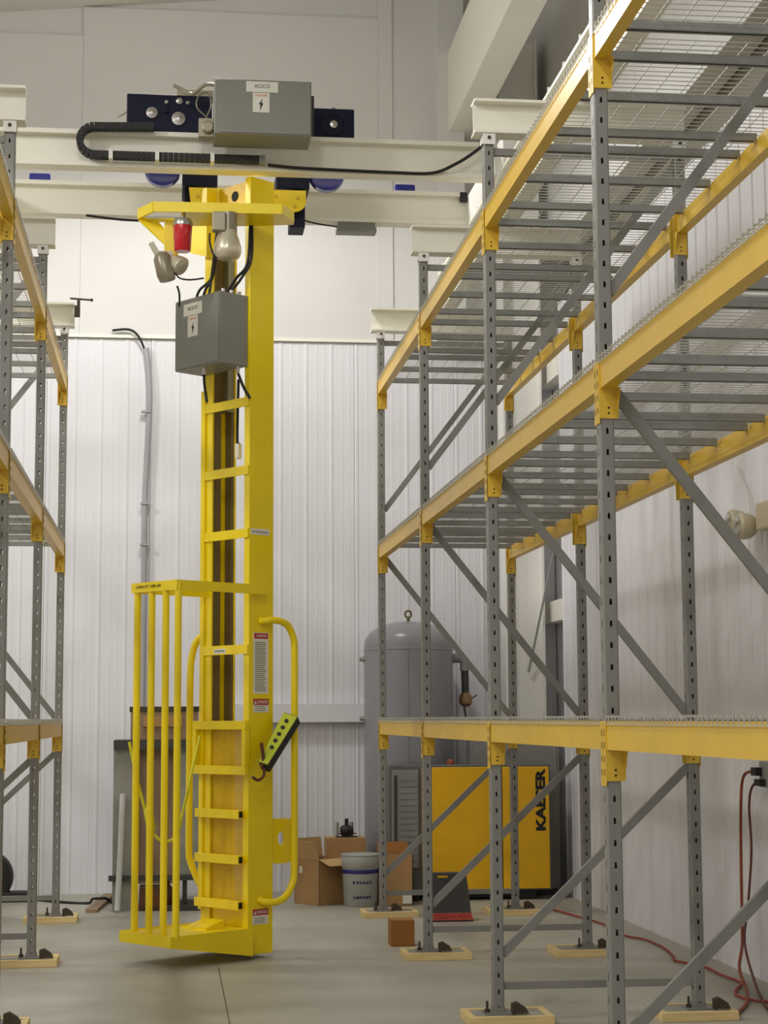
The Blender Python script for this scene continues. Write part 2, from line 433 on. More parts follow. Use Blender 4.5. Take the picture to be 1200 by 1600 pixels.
# timber forms with grout and anchors round the post feet
WEDGE = MB().prism([(0, 0, 0), (.09, 0, 0), (.075, 0, .03), (.03, 0, .06), (0, 0, .05)], (0, .05, 0)).mesh('steel_wedge', RUST)
BOLTM = MB().lathe((0, 0, 0), [(.016, 0), (.016, .018), (.007, .018), (.007, .06)], 8).mesh('anchor_bolt', RUST)
def timber_form(px, py, label, wl, wr):
    x0, x1, y0, y1, h = px - wl, px + W + wr, py - .12, py + .2, .05
    t = thing('timber_form', label, 'form', ((x0 + x1) / 2, (y0 + y1) / 2, 0), 'timber forms round the rack post feet')
    MB().box(x0, x1, y0, y0 + .038, 0, h).build('plank', PINE, t, bevel=.003)
    MB().box(x0, x1, y1 - .038, y1, 0, h).build('plank', PINE, t, bevel=.003)
    MB().box(x0, x0 + .038, y0 + .039, y1 - .039, 0, h).build('plank', PINE, t, bevel=.003)
    MB().box(x1 - .038, x1, y0 + .039, y1 - .039, 0, h).build('plank', PINE, t, bevel=.003)
    MB().box(x0 + .039, x1 - .039, y0 + .039, y1 - .039, 0, .044).build('grout', GROUT, t)
    inst('steel_wedge', WEDGE, (px + W + .03, py - .075, .0565), t)
    inst('anchor_bolt', BOLTM, (px - .035, py + .0, .0565), t)
RN = ['nearest the far wall', 'second from the far wall', 'third from the far wall', 'fourth from the far wall']
for i, y in enumerate(YR[:4]):
    timber_form(1.7515, y, 'pine form at right rack aisle post foot, %s' % RN[i], .15, .25)
    timber_form(1.7515 + D - W, y, 'pine form at right rack wall side post foot, %s' % RN[i], .22, .15)
for i, y in enumerate(YL[:3]):
    timber_form(-.8737 - W, y, 'pine form at left rack aisle post foot, %s' % RN[i], .22, .15)
    timber_form(-.8737 - D, y, 'pine form at left rack back post foot, %s' % RN[i], .22, .15)

# ------------------------------------------------------------------ crane runways on the rack tops
def ibeam(mb, p0, p1, wd, ht, tf=.02, tw=.012):
    p0 = Vector(p0); p1 = Vector(p1); z = Vector((0, 0, 1))
    mb.bar(p0 + z * (tf / 2), p1 + z * (tf / 2), wd, tf); mb.bar(p0 + z * (ht - tf / 2), p1 + z * (ht - tf / 2), wd, tf)
    mb.bar(p0 + z * (ht / 2), p1 + z * (ht / 2), tw, ht - 2 * tf)
    return mb
def runway(side, xa, YS, label, off):
    xr0 = xa + side * off
    t = thing('crane_runway', label, 'crane rail', (xr0, YS[-1], ZT))
    xo = xa - side * .052; xe = xa + side * (D + .012)
    for y in YS:
        ibeam(MB(), (xo, y + PD / 2 + .01, 4.94), (xe, y + PD / 2 + .01, 4.94), .13, .20, tf=.016).build('cross_beam', CREAM, t)
        for x in ((xa if side > 0 else xa - W), (xa + D - W if side > 0 else xa - D)):
            cp_ = MB(); cp_.box(x - .006, x + W + .006, y - .014, y - .004, ZT - .012, 4.939); cp_.box(x - .006, x + W + .006, y - .004, y + PD + .006, ZT + .001, 4.939)
            co = cp_.build('post_cap', WHITE, t)
            MB().cyl((x + W / 2, y - .014, ZT + .026), (x + W / 2, y - .022, ZT + .026), .010, n=8).build('bolt', RUST, co)
    a, b = sorted((xr0, xr0 + side * .11))
    b = a + .12
    ibeam(MB(), ((a + b) / 2, YS[-1] - .5, 5.1405), ((a + b) / 2, YS[0] + .25, 5.1405), .12, .376, tf=.022, tw=.05).build('rail', CREAM, t)
    cm = MB().cyl((0, 0, 0), (0, 0, .03), .012, n=10).mesh('rail_bolt', WHITE)
    y = YS[0]
    while y > YS[-1]:
        inst('rail_bolt', cm, (a + .012 if side > 0 else b - .012, y, 5.5165), t); y -= .44
    return t
runway(1, 1.7515, YR, 'cream crane rail on cross beams atop the right rack', .565)
runway(-1, -0.8737, YL, 'cream crane rail on cross beams atop the left rack', .50)
# clamp on the end of the far left cross beam
cmp_ = MB(); cmp_.box(-.82, -.775, 15.09, 15.15, 5.02, 5.11); cmp_.box(-.80, -.775, 15.10, 15.14, 5.11, 5.165); cmp_.bar((-.86, 15.12, 5.175), (-.68, 15.12, 5.165), .014, .014); cmp_.cyl((-.685, 15.12, 5.166), (-.668, 15.12, 5.166), .014, n=8)
tag(cmp_.build('bar_clamp', RUST), 'rusty clamp on the cross beam end at the far left post', 'clamp')

# ------------------------------------------------------------------ crane bridge
GZ0, GZ1 = 5.2405, 5.485
br = thing('crane_bridge', 'cream double girder crane bridge spanning the aisle between both racks', 'crane bridge', (.45, 12.2, 5.24))
GF, GR = 11.66, 12.82
for gy in (GF, GR):
    ibeam(MB(), (-1.28, gy, GZ0), (2.155, gy, GZ0), .13, GZ1 - GZ0, tf=.03, tw=.014).build('girder', CREAM, br)
for (x0, x1) in ((2.16, 2.26), (-1.385, -1.285)):
    et = MB().box(x0, x1, GF - .3, GR + .3, GZ0, GZ1 - .02).build('end_truck', WHITE, br, bevel=.006)
for x in (-1.03, 1.62):
    MB().box(x, x + .15, GR - .05, GR + .05, GZ1, GZ1 + .055).build('drive_cap', BLUE, br, bevel=.012)
MB().box(2.10, 2.154, GR - .07, GR - .04, GZ1 - .07, GZ1 + .0).build('stop_block', BLACK, br)
# hanging tray with wire beneath the rear girder
tr_ = MB(); tr_.box(1.19, 1.48, GR - .06, GR + .06, 5.17, 5.205); tr_.box(1.2, 1.47, GR - .05, GR + .05, 5.205, 5.24); tr_.build('sensor_box', BOXG, br)
MB().tube(curve_pts([(.95, GR - .07, 5.236), (1.05, GR - .07, 5.215), (1.19, GR - .06, 5.2)]), .006, 6).build('wire', BLACK, br)
MB().tube(curve_pts([(-.62, GR - .07, 5.23), (-.35, GR - .07, 5.205), (-.1, GR - .07, 5.205), (.1, GR - .07, 5.22)]), .009, 6).build('wire', BLACK, br)
# supply cable along the front girder
cab = [(.62, GF - .085, 5.275), (.80, GF - .085, 5.262), (1.1, GF - .085, 5.255), (1.45, GF - .085, 5.25), (1.72, GF - .085, 5.255), (1.88, GF - .1, 5.32), (2.0, GF - .1, 5.40), (2.08, GF - .1, 5.47)]
MB().tube(curve_pts(cab), .011, 8).build('supply_cable', BLACK, br)
for x in (-.42, -.12, .24):
    MB().box(x, x + .026, GF - .156, GF - .148, GZ0 + .025, GZ0 + .085).build('cable_clip', WHITE, br)
    MB().box(x, x + .026, GF - .148, GF - .06, GZ0 + .025, GZ0 + .031).build('cable_clip', WHITE, br)

# trolley on the bridge
tl = thing('crane_trolley', 'dark blue crane trolley with grey control enclosure on the front girder', 'trolley', (.45, 11.6, GZ1))
MB().box(-.31, .25, GF - .05, GF + .16, GZ1 + .001, 5.745).build('gear_housing', NAVY, tl, bevel=.008)
for (x, z, r, mm) in ((-.145, 5.615, .038, CHROME), (0.03, 5.58, .045, CHROME), (.035, 5.70, .022, CHROME), (-.05, 5.69, .012, CHROME), (.09, 5.69, .012, CHROME), (-.05, 5.63, .016, NAVY)):
    MB().lathe((x, GF - .05, z), [(r, 0), (r, -.012), (r * .7, -.014), (r * .35, -.02)], 14, 'y').build('shaft_cap', mm, tl, smooth=True)
MB().bar((-.37, GF - .03, 5.585), (-.30, GF - .03, 5.63), .015, .008).build('lever', LAMPG, tl)
g2 = MB(); g2.box(.905, 1.20, GF - .05, GF + .12, GZ1 + .001, 5.69); g2.build('motor_housing', NAVY, tl, bevel=.008)
MB().lathe((1.06, GF - .05, 5.575), [(.075, 0), (.075, -.012), (.06, -.014), (.06, -.008)], 20, 'y').build('bearing_ring', NAVY, tl, smooth=True)
MB().lathe((1.06, GF - .058, 5.575), [(.026, 0), (.026, -.012), (.012, -.016)], 16, 'y').build('shaft_cap', CHROME, tl, smooth=True)
MB().box(1.05, 1.075, GF - .04, GF - .02, 5.69, 5.702).build('nameplate', CHROME, tl)
MB().box(.02, .26, GF + .0, GF + .12, 5.746, 5.80).build('top_bracket', LAMPG, tl)
en = MB().box(.258, .884, 11.25, 11.54, 5.372, 5.738).build('control_enclosure', BOXG, tl, bevel=.006)
MB().box(.288, .876, 11.243, 11.25, 5.38, 5.73).build('door', BOXG, en, bevel=.002)
for x in (.34, .42, .79):
    MB().cyl((x, 11.33, 5.738), (x, 11.33, 5.755), .010, n=8).build('conduit_nut', CHROME, en)
MB().box(.884, .905, 11.3, 11.33, 5.40, 5.66).build('hinge_bar', DKGREY, en)
MB().lathe((.22, 11.4, 5.455), [(.04, 0), (.04, -.03), (.03, -.035)], 12, 'y').build('cable_gland', LAMPG, tl)
MB().box(.16, .255, 11.4, 11.5, 5.40, 5.52).build('gland_plate', LAMPG, tl)
pl = MB().box(.462, .667, 11.239, 11.243, 5.652, 5.722).build('maker_plate', PLATE, en)
text('maker_lettering', 'ACSCO', .036, (.565, 11.2388, 5.690), (1, 0, 0), (0, 0, 1), INK, en, width=.10)
hz = MB().box(.504, .612, 11.240, 11.243, 5.518, 5.648).build('hazard_label', PLATE, en)
def bolt_poly(o, xd, sc):
    X = Vector(xd); pts = [(.012, .042), (-.014, .002), (-.003, .004), (-.006, -.042), (.016, .012), (.003, .010)]
    return [Vector(o) + X * (a * sc) + Vector((0, 0, b * sc)) for a, b in pts]
MB().prism(bolt_poly((.556, 11.2398, 5.568), (1, 0, 0), 1.0), (0, -.0008, 0)).build('lightning_mark', INK, en)
text('warning_lettering', 'DANGER', .022, (.558, 11.2396, 5.63), (1, 0, 0), (0, 0, 1), ORANGEP, en, width=.08)
MB().tube(curve_pts([(.27, 11.33, 5.72), (.2, 11.36, 5.73), (.12, 11.45, 5.70), (.05, 11.5, 5.745), (.0, 11.52, 5.775)]), .012, 8).build('cable', LAMPG, tl)
MB().tube(curve_pts([(.23, 11.45, 5.53), (.15, 11.43, 5.60), (.16, 11.43, 5.68), (.22, 11.43, 5.70), (.24, 11.44, 5.62), (.2, 11.44, 5.52)]), .005, 6).build('cable', LAMPG, tl)
# energy chain
def chain_path():
    P = []; y = GF - .11
    x = .56
    while x > -.50: P.append((x, 5.298)); x -= .035
    for k in range(0, 11):
        a = -math.pi / 2 - math.pi * k / 10; P.append((-.515 + .095 * math.cos(a), 5.393 + .095 * math.sin(a)))
    x = -.48
    while x < -.1: P.append((x, 5.488 + max(0, .012 * (x + .48) / .4))); x += .035
    return [(a, y, b) for a, b in P]
cp2 = chain_path(); mb = MB()
for a, b in zip(cp2[:-1], cp2[1:]):
    a = Vector(a); b = Vector(b); d = b - a
    mb.bar(a + d * .015, b - d * .015, .07, .044, up=(0, 1, 0) if abs(d.y) > .9 else (-d.z, 0, d.x))
mb.build('cable_chain', BLACK, tl, label='black plastic cable chain looped along the front girder')
MB().box(.56, .60, GF - .14, GF - .08, 5.272, 5.325).build('chain_anchor', BOXG, tl)
# wheels and yoke under the girders
for x in (-.075, 1.055):
    MB().lathe((x, 12.1, 5.385), [(.10, -.05), (.125, -.04), (.125, .03), (.10, .05)], 28, 'y').build('trolley_wheel', BLUE, tl, smooth=True)
for (x0, x1, z0) in ((.075, .155, 5.02), (.80, .905, 5.0)):
    MB().box(x0, x1, 12.08, 12.3, z0, 5.36).build('wheel_block', NAVY, tl, bevel=.006)
for (x0, x1, z0) in ((.06, .30, 5.25), (.70, .93, 5.25)):
    MB().box(x0, x1, 12.0, 12.4, z0, 5.36).build('wheel_block', NAVY, tl, bevel=.006)
yk = [(.20 - .085 * math.sin(math.pi / 2 * k / 8), 5.16 - .075 * math.cos(math.pi / 2 * k / 8)) for k in range(9)]
yk += [(.105, 5.235), (.905, 5.235)] + [(.82 + .085 * math.cos(math.pi / 2 * k / 8), 5.16 - .075 * math.sin(math.pi / 2 * k / 8)) for k in range(9)]
yo = MB().prism([(x, 12.0, z) for x, z in yk], (0, .02, 0)).build('yoke_plate', YEL, tl)
for (x, z) in ((.17, 5.17), (.205, 5.12), (.85, 5.18), (.83, 5.12), (.70, 5.19)):
    MB().cyl((x, 12.0, z), (x, 11.992, z), .012, n=8).build('bolt', YELD, yo)

# ------------------------------------------------------------------ stacker mast (turned about the vertical)
O = Vector((.510, 11.66, 0)); A = Vector((.611, -.7915, 0)).normalized(); B = Vector((.7915, .611, 0)).normalized()
def Wp(u, v, z): return O + A * u + B * v + Vector((0, 0, z))
class LMB(MB):
    def lb(s, u0, u1, v0, v1, z0, z1):
        return s.hexa([Wp(u0, v0, z0), Wp(u1, v0, z0), Wp(u1, v1, z0), Wp(u0, v1, z0), Wp(u0, v0, z1), Wp(u1, v0, z1), Wp(u1, v1, z1), Wp(u0, v1, z1)])
ms = thing('stacker_mast', 'bright yellow stacker crane mast with ladder and operator platform hanging from the bridge', 'crane mast', tuple(Wp(-.22, .1, .14)))
ZB, ZM = .144, 5.222
LMB().lb(-.055, 0, 0, .208, ZB, ZM).build('mast_column', YEL, ms, bevel=.004)
c2 = LMB(); c2.lb(-.476, -.462, 0, .208, ZB, ZM); c2.lb(-.462, -.388, 0, .014, ZB, ZM); c2.lb(-.462, -.388, .194, .208, ZB, ZM)
c2.build('mast_column', YEL, ms)
LMB().lb(-.461, -.440, .06, .12, .42, ZM).build('guide_bar', DARKS, ms)
LMB().lb(-.461, -.395, .14, .193, 3.7, ZM).build('lift_cylinder', STEELP, ms)
LMB().lb(-.455, -.392, .170, .193, .42, 3.7).build('lift_rod', DARKS, ms)
LMB().lb(-.49, -.45, -.014, -.001, .40, 3.83).build('ladder_rail', YEL, ms)
for z in (3.703, 3.25, 2.836, 2.081):
    LMB().lb(-.45, -.002, -.012, -.001, z - .03, z + .03).build('rung', YEL, ms)
for z in (1.593, 1.304):
    LMB().lb(-.515, .025, -.05, -.015, z - .028, z + .028).build('rung', YEL, ms, bevel=.003)
for u in (-.515, -.01):
    LMB().lb(u, u + .035, -.05, -.015, 1.332, 1.565).build('frame_side', YEL, ms)
for z in (1.025, .739, .454):
    r_ = LMB(); r_.lb(-.475, -.03, -.06, -.015, z - .028, z + .028); ro = r_.build('rung', YEL, ms, bevel=.003)
    LMB().lb(-.03, -.0292, -.052, -.022, z - .020, z + .020).build('tube_end', HOLE, ro)
# perforated guard behind the lower rungs
pf = LMB(); pu0, pu1, pz0, pz1 = -.448, -.056, .47, 1.57
k = 44
for i in range(k + 1):
    u = pu0 + (pu1 - pu0) * i / k; pf.lb(u - .0023, u + .0023, .016, .018, pz0, pz1)
k = 124
for i in range(k + 1):
    z = pz0 + (pz1 - pz0) * i / k; pf.lb(pu0, pu1, .0162, .0178, z - .0023, z + .0023)
po = pf.build('perforated_guard', YELD, ms); po['kind'] = 'stuff'
LMB().lb(-.45, -.056, .02, .2, ZB, .42).build('base_block', YEL, ms, bevel=.004)
# platform
pt = LMB(); pt.prism([Wp(.04, -.655, .318), Wp(.04, -.655, .25), Wp(.04, 0, ZB), Wp(.04, 0, .318)], A * .012)
pl_ = pt.build('platform_side', YEL, ms)
pt = LMB(); pt.prism([Wp(-.47, -.655, .318), Wp(-.47, -.655, .25), Wp(-.47, 0, ZB), Wp(-.47, 0, .318)], A * .012); pt.build('platform_side', YEL, ms)
LMB().lb(-.458, .04, -.655, -.64, .25, .318).build('platform_lip', YEL, ms)
LMB().lb(-.458, .04, -.64, 0, .298, .310).build('platform_floor', YEL, ms)
pd_ = LMB(); pd_.lb(-.36, -.12, -.24, -.06, .310, .322); pd_.prism([Wp(-.34, -.22, .322), Wp(-.34, -.08, .322), Wp(-.34, -.08, .36)], A * .2); pd_.build('foot_pedal', YEL, ms)
# guard
for (u0, u1, v0, v1) in ((-.42, .052, -.63, -.618), (.040, .052, -.617, .10), (-.42, -.408, -.617, 0)):
    LMB().lb(u0, u1, v0, v1, 2.435, 2.497).build('guard_rail', YEL, ms)
LMB().lb(-.408, .040, -.617, -.585, 2.485, 2.497).build('guard_shelf', YEL, ms)
for u in (-.385, -.235, -.09, .035):
    LMB().cyl(Wp(u, -.604, .30), Wp(u, -.604, 2.48), .0225, n=14).build('guard_bar', YEL, ms, smooth=True)
text('capacity_lettering', 'CAPACITY 1000 LBS', .026, Wp(-.24, -.6312, 2.468), A, (0, 0, 1), INK, ms, width=.26)
# grab handles
h1 = [Wp(0, .10, 2.262), Wp(.045, .12, 2.268), Wp(.06, .20, 2.268), Wp(.06, .28, 2.24), Wp(.06, .325, 2.17), Wp(.06, .34, 2.08), Wp(.06, .34, 1.7), Wp(.06, .34, 1.2), Wp(.06, .34, .68), Wp(.06, .325, .58), Wp(.06, .27, .50), Wp(.06, .19, .468), Wp(.045, .12, .47), Wp(0, .09, .485)]
LMB().tube(curve_pts(h1, 5), .0235, 12).build('grab_handle', YEL, ms, smooth=True)
h2 = [Wp(-.476, .08, 2.21), Wp(-.52, .06, 2.20), Wp(-.575, .03, 2.15), Wp(-.60, .01, 2.05), Wp(-.605, 0, 1.9), Wp(-.605, 0, 1.3), Wp(-.605, 0, .8), Wp(-.60, .01, .70), Wp(-.56, .04, .58), Wp(-.52, .06, .52), Wp(-.476, .08, .50)]
LMB().tube(curve_pts(h2, 5), .0235, 12).build('grab_handle', YEL, ms, smooth=True)
# lug plate with a hole
def lug():
    mb = LMB(); hc = (.295, .86); outer = [(.20, .99), (.43, .985), (.40, .70), (.20, .70)]
    n = 20; ring = [(hc[0] + .028 * math.cos(2 * math.pi * i / n), hc[1] + .045 * math.sin(2 * math.pi * i / n)) for i in range(n)]
    out = []
    for i in range(n):
        a = 2 * math.pi * i / n; dx, dz = math.cos(a), math.sin(a); best = 9
        for (p, q) in zip(outer, outer[1:] + outer[:1]):
            ex, ez = q[0] - p[0], q[1] - p[1]; den = dx * ez - dz * ex
            if abs(den) < 1e-9: continue
            t = ((p[0] - hc[0]) * ez - (p[1] - hc[1]) * ex) / den; s = ((p[0] - hc[0]) * dz - (p[1] - hc[1]) * dx) / den
            if t > 0 and -1e-6 <= s <= 1 + 1e-6: best = min(best, t)
        out.append((hc[0] + dx * best, hc[1] + dz * best))
    for u in (-.03, -.018):
        b = len(mb.v)
        mb.v += [tuple(Wp(u, *p)) for p in ring] + [tuple(Wp(u, *p)) for p in out]
        for i in range(n): mb.f.append((b + i, b + (i + 1) % n, b + n + (i + 1) % n, b + n + i)); mb.mi.append(0)
    for off in (0, n):
        for i in range(n):
            j = (i + 1) % n; mb.f.append((off + i, off + j, 2 * n + off + j, 2 * n + off + i)); mb.mi.append(0)
    return mb
lg = lug().build('lug_plate', YEL, ms)
LMB().cyl(Wp(-.018, .405, .935), Wp(-.006, .405, .935), .02, n=12).build('bolt', LAMPG, lg)
# signs on the mast side
def sign(name, v0, v1, z0, z1, mt):
    return LMB().lb(.0005, .0018, v0, v1, z0, z1).build(name, mt, ms)
s1 = sign('warning_sign', .038, .165, 1.795, 2.19, PLATE)
LMB().lb(.0018, .0022, .044, .160, 2.15, 2.186).build('sign_header', REDP, s1)
text('danger_lettering', 'DANGER', .024, Wp(.0024, .105, 2.168), B, (0, 0, 1), PLATE, s1, width=.085)
for i in range(26):
    z = 2.125 - i * .0125
    LMB().lb(.0018, .0021, .05, .148 - .02 * random.random(), z - .0032, z + .0032).build('print_line', LAMPG, s1)
for (nm, z0, z1) in (('a', 1.675, 1.762), ('b', .33, .427)):
    s2 = sign('danger_sign', .038, .168, z0, z1, PLATE)
    LMB().lb(.0018, .0022, .038, .168, z1 - .04, z1).build('sign_header', REDP, s2)
    text('danger_lettering', 'DANGER', .032, Wp(.0024, .115, z1 - .021), B, (0, 0, 1), PLATE, s2, width=.09)
    LMB().prism([Wp(.0023, .046, z1 - .034), Wp(.0023, .066, z1 - .034), Wp(.0023, .056, z1 - .008)], A * .0004).build('warning_triangle', PLATE, s2)
    for i in range(3):
        LMB().lb(.0018, .0021, .05, .14, z0 + .01 + i * .013, z0 + .015 + i * .013).build('print_line', LAMPG, s2)
s3 = sign('notice_plate', .012, .172, 2.828, 2.868, PLATE)
text('notice_lettering', 'DO NOT ENGAGE', .018, Wp(.002, .092, 2.845), B, (0, 0, 1), INK, s3, width=.13)
s4 = LMB().lb(-.34, -.22, -.0135, -.0125, 2.06, 2.09).build('notice_plate', PLATE, ms)
text('notice_lettering', 'NO HAND HOLD', .014, Wp(-.28, -.0142, 2.075), A, (0, 0, 1), INK, s4, width=.1)
# junction box on the mast
jb = LMB().lb(-.49, -.02, -.238, -.0, 3.935, 4.41).build('junction_box', BOXG, ms, bevel=.005)
LMB().lb(-.482, -.028, -.245, -.238, 3.945, 4.40).build('door', BOXG, jb, bevel=.002)
LMB().lb(-.39, -.195, -.2485, -.2455, 4.290, 4.372).build('maker_plate', PLATE, jb)
text('maker_lettering', 'ACSCO', .034, Wp(-.293, -.249, 4.336), A, (0, 0, 1), INK, jb, width=.10)
LMB().lb(-.345, -.24, -.2485, -.2455, 4.145, 4.286).build('hazard_label', PLATE, jb)
MB().prism(bolt_poly(Wp(-.292, -.2488, 4.20), A, 1.0), -B * .0008).build('lightning_mark', INK, jb)
text('warning_lettering', 'DANGER', .02, Wp(-.292, -.2488, 4.265), A, (0, 0, 1), ORANGEP, jb, width=.075)
for v in (-.19, -.12, -.05):
    LMB().cyl(Wp(-.05, v, 4.41), Wp(-.05, v, 4.435), .012, n=8).build('cable_gland', CHROME, jb)
for (u, v, z) in ((-.23, -.2, 3.935), (-.05, -.06, 3.935)):
    LMB().cyl(Wp(u, v, z), Wp(u, v, z - .05), .014, .010, n=8).build('cable_gland', CHROME, jb)
for nm, P in (('a', [(-.23, -.2, 3.89), (-.225, -.2, 3.82), (-.21, -.19, 3.70)]), ('b', [(-.05, -.06, 3.89), (-.03, -.03, 3.80), (.012, -.01, 3.72)]),
              ('c', [(-.43, -.12, 4.41), (-.41, -.10, 4.50), (-.33, -.06, 4.58), (-.29, -.05, 4.75), (-.29, -.04, 4.95)]),
              ('d', [(-.36, -.12, 4.41), (-.34, -.10, 4.50), (-.30, -.07, 4.60), (-.27, -.05, 4.95)]), ('e', [(-.30, -.12, 4.41), (-.29, -.1, 4.52), (-.265, -.06, 4.95)]),
              ('f', [(-.10, -.12, 4.42), (-.05, -.08, 4.52), (-.01, -.02, 4.62), (.008, -.01, 4.85), (.0, .0, 4.97)]), ('g', [(-.05, -.12, 4.43), (-.02, -.06, 4.52), (.01, .0, 4.66), (.012, 0, 4.95)]),
              ('h', [(-.26, .12, 3.9), (-.27, .12, 3.5), (-.25, .12, 3.46)])):
    LMB().tube(curve_pts([Wp(*p) for p in P]), .010, 6).build('cable', BLACK, ms)
LMB().lb(-.27, -.235, .10, .13, 3.36, 3.46).build('cable_connector', PLATE, ms)
# head of the mast: gusset, bumper tray with arm
LMB().prism([Wp(-.58, -.05, 5.22), Wp(-.58, -.05, 4.80), Wp(-.40, -.05, 4.74), Wp(-.40, -.05, 5.22)], B * .14).build('head_gusset', YEL, ms)
LMB().lb(-.40, -.06, .05, .065, 5.04, 5.22).build('head_plate', YELD, ms)
LMB().cyl(Wp(-.22, .05, 5.14), Wp(-.22, .047, 5.14), .035, n=16).build('cable_hole', HOLE, ms)
ring = [(-.225, 11.56), (-.125, 11.375), (.70, 11.35), (.785, 11.53), (.785, 11.60)]
for a, b in zip(ring[:-1], ring[1:]):
    MB().bar((*a, 4.912), (*b, 4.912), .014, .066).build('bumper_bar', YEL, ms)
MB().prism([(.08, 11.37, 4.88), (.70, 11.36, 4.88), (.78, 11.53, 4.88), (.78, 11.60, 4.88), (.52, 11.66, 4.88), (.08, 11.70, 4.88)], (0, 0, .012)).build('bumper_shelf', YEL, ms)
MB().prism([(-.225, 11.56, 4.90), (-.225, 11.55, 4.87), (-.03, 11.52, 4.68), (.02, 11.52, 4.68), (-.03, 11.53, 4.78), (-.1, 11.55, 4.87)], (0, .014, 0)).build('lamp_arm', YEL, ms)
MB().bar((-.18, 11.56, 4.87), (.12, 11.62, 4.90), .04, .014).build('bumper_stay', YEL, ms)
MB().box(-.055, .035, 11.49, 11.505, 4.62, 4.86).build('lamp_plate', YEL, ms)
# beacon and lamps
bc = MB().lathe((.062, 11.42, 4.80), [(.064, 0), (.066, .02), (.055, .045), (.02, .055), (.012, .06), (.012, .12)], 20).build('warning_beacon', CHROME, ms, smooth=True, label='red warning beacon hanging under the bumper tray')
MB().lathe((.062, 11.42, 4.632), [(.048, 0), (.054, .008), (.062, .16), (.062, .168)], 20).build('red_lens', REDL, bc, smooth=True)
l1 = MB().box(.25, .335, 11.29, 11.36, 4.745, 4.87).build('lamp_box', LAMPG, ms, bevel=.006)
MB().cyl((.355, 11.37, 4.88), (.355, 11.37, 4.75), .056, .058, n=14).build('lamp_socket', LAMPG, ms, smooth=True)
MB().lathe((.35, 11.36, 4.60), [(.05, -.03), (.078, -.012), (.09, .02), (.088, .055), (.074, .105), (.062, .14), (.058, .16)], 22).build('flood_lamp', REFL, ms, smooth=True)
MB().tube(curve_pts([(.235, 11.35, 4.74), (.235, 11.35, 4.68), (.26, 11.35, 4.60), (.29, 11.35, 4.58)]), .007, 6).build('cable', BLACK, ms)
def rbell(c, d, prof, n=18):
    d = Vector(d).normalized(); pts = [Vector(c) + d * h for r, h in prof]
    return MB().tube(pts, [r for r, h in prof], n)
rbell((-.075, 11.44, 4.62), (.25, 0, -1), [(.04, 0), (.058, .03), (.062, .14), (.052, .18)]).build('flood_lamp', LAMPG, ms, smooth=True)
rbell((.0, 11.46, 4.58), (.45, -.3, -.35), [(.03, -.03), (.05, .02), (.062, .07), (.062, .085)]).build('flood_lamp', REFL, ms, smooth=True)
MB().bar((-.14, 11.44, 4.69), (-.09, 11.44, 4.60), .03, .035).build('lamp_bracket', LAMPG, ms)
MB().box(-.10, .0, 11.44, 11.48, 4.585, 4.64).build('lamp_bracket', LAMPG, ms)
MB().tube(curve_pts([(-.0, 11.42, 4.56), (.03, 11.42, 4.47), (.10, 11.45, 4.455), (.2, 11.5, 4.48)]), .006, 6).build('cable', BLACK, ms)
MB().tube(curve_pts([(.03, 11.48, 4.42), (.045, 11.5, 4.37), (.045, 11.55, 4.30)]), .007, 6).build('cable', BLACK, ms)

# pendant control clipped to the mast
pc_ = Wp(.045, .12, 1.32); ax = (B * .24 + Vector((0, 0, .32))).normalized(); nq = Vector((-.45, -.88, .1)); nr = (nq - ax * nq.dot(ax)).normalized(); sd = ax.cross(nr)
pd = thing('pendant_control', 'lime and black push button pendant hooked on the yellow mast', 'control', tuple(Wp(.03, .1, 1.28)))
def obx(mb, c, l0, l1, w0, w1, t0, t1, taper=1.0):
    c = Vector(c)
    def P(l, ww, t): return c + ax * l + sd * ww + nr * t
    mb.hexa([P(l0, w0 * taper, t0), P(l0, w1 * taper, t0), P(l1, w1, t0), P(l1, w0, t0), P(l0, w0 * taper, t1), P(l0, w1 * taper, t1), P(l1, w1, t1), P(l1, w0, t1)]); return mb
pc0 = Wp(.10, .05, 1.315)
obx(MB(), pc0, 0, .40, -.052, .052, -.03, .05, .62).build('body', BLACK, pd, bevel=.006)
fc = obx(MB(), pc0, .01, .39, -.050, .050, .05, .060, .62).build('face', LIME, pd)
for i in range(5):
    c = pc0 + ax * (.13 + i * .052) + nr * .058
    MB().cyl(c, c + nr * .010, .0135, n=12).build('button', BLACK, pd)
MB().tube(curve_pts([pc0 - B * .02 + nr * .02, pc0 + ax * .07 - B * .045 + nr * .03, pc0 + Vector((0, 0, .15)) - B * .02 + nr * .03]), .012, 8).build('hook', BRNC, pd)
MB().tube(curve_pts([pc0 + ax * .0 + nr * .02, pc0 + Vector((0, 0, -.05)) + nr * .02, pc0 - B * .05 + Vector((0, 0, -.07)), pc0 - B * .10 + Vector((0, 0, -.05))]), .010, 8).build('cable', BRNC, pd)

# fall arrest lanyard hanging over the platform
ly = thing('safety_lanyard', 'slack yellow safety lanyard hanging behind the platform guard bars', 'lanyard', (-.03, 11.75, .86))
lp = [(-.25, 11.75, 1.49), (-.20, 11.75, 1.26), (-.14, 11.75, 1.04), (-.10, 11.75, .92), (-.03, 11.75, .86), (.05, 11.75, .885), (.09, 11.78, 1.02), (.125, 11.8, 1.17), (.16, 11.85, 1.34), (.205, 11.95, 1.52)]
MB().tube(curve_pts(lp), .010, 8).build('strap', STRAP, ly)
MB().tube([(-.13, 11.74, 1.08), (-.125, 11.74, 1.05), (-.105, 11.74, .94), (-.10, 11.74, .91)], [.012, .03, .03, .012], 10).build('shock_pack', STRAP, ly, smooth=True)
MB().tube([(.06, 11.76, .92), (.075, 11.76, .97), (.085, 11.76, 1.0)], [.008, .018, .01], 8).build('hook', STRAP, ly, smooth=True)

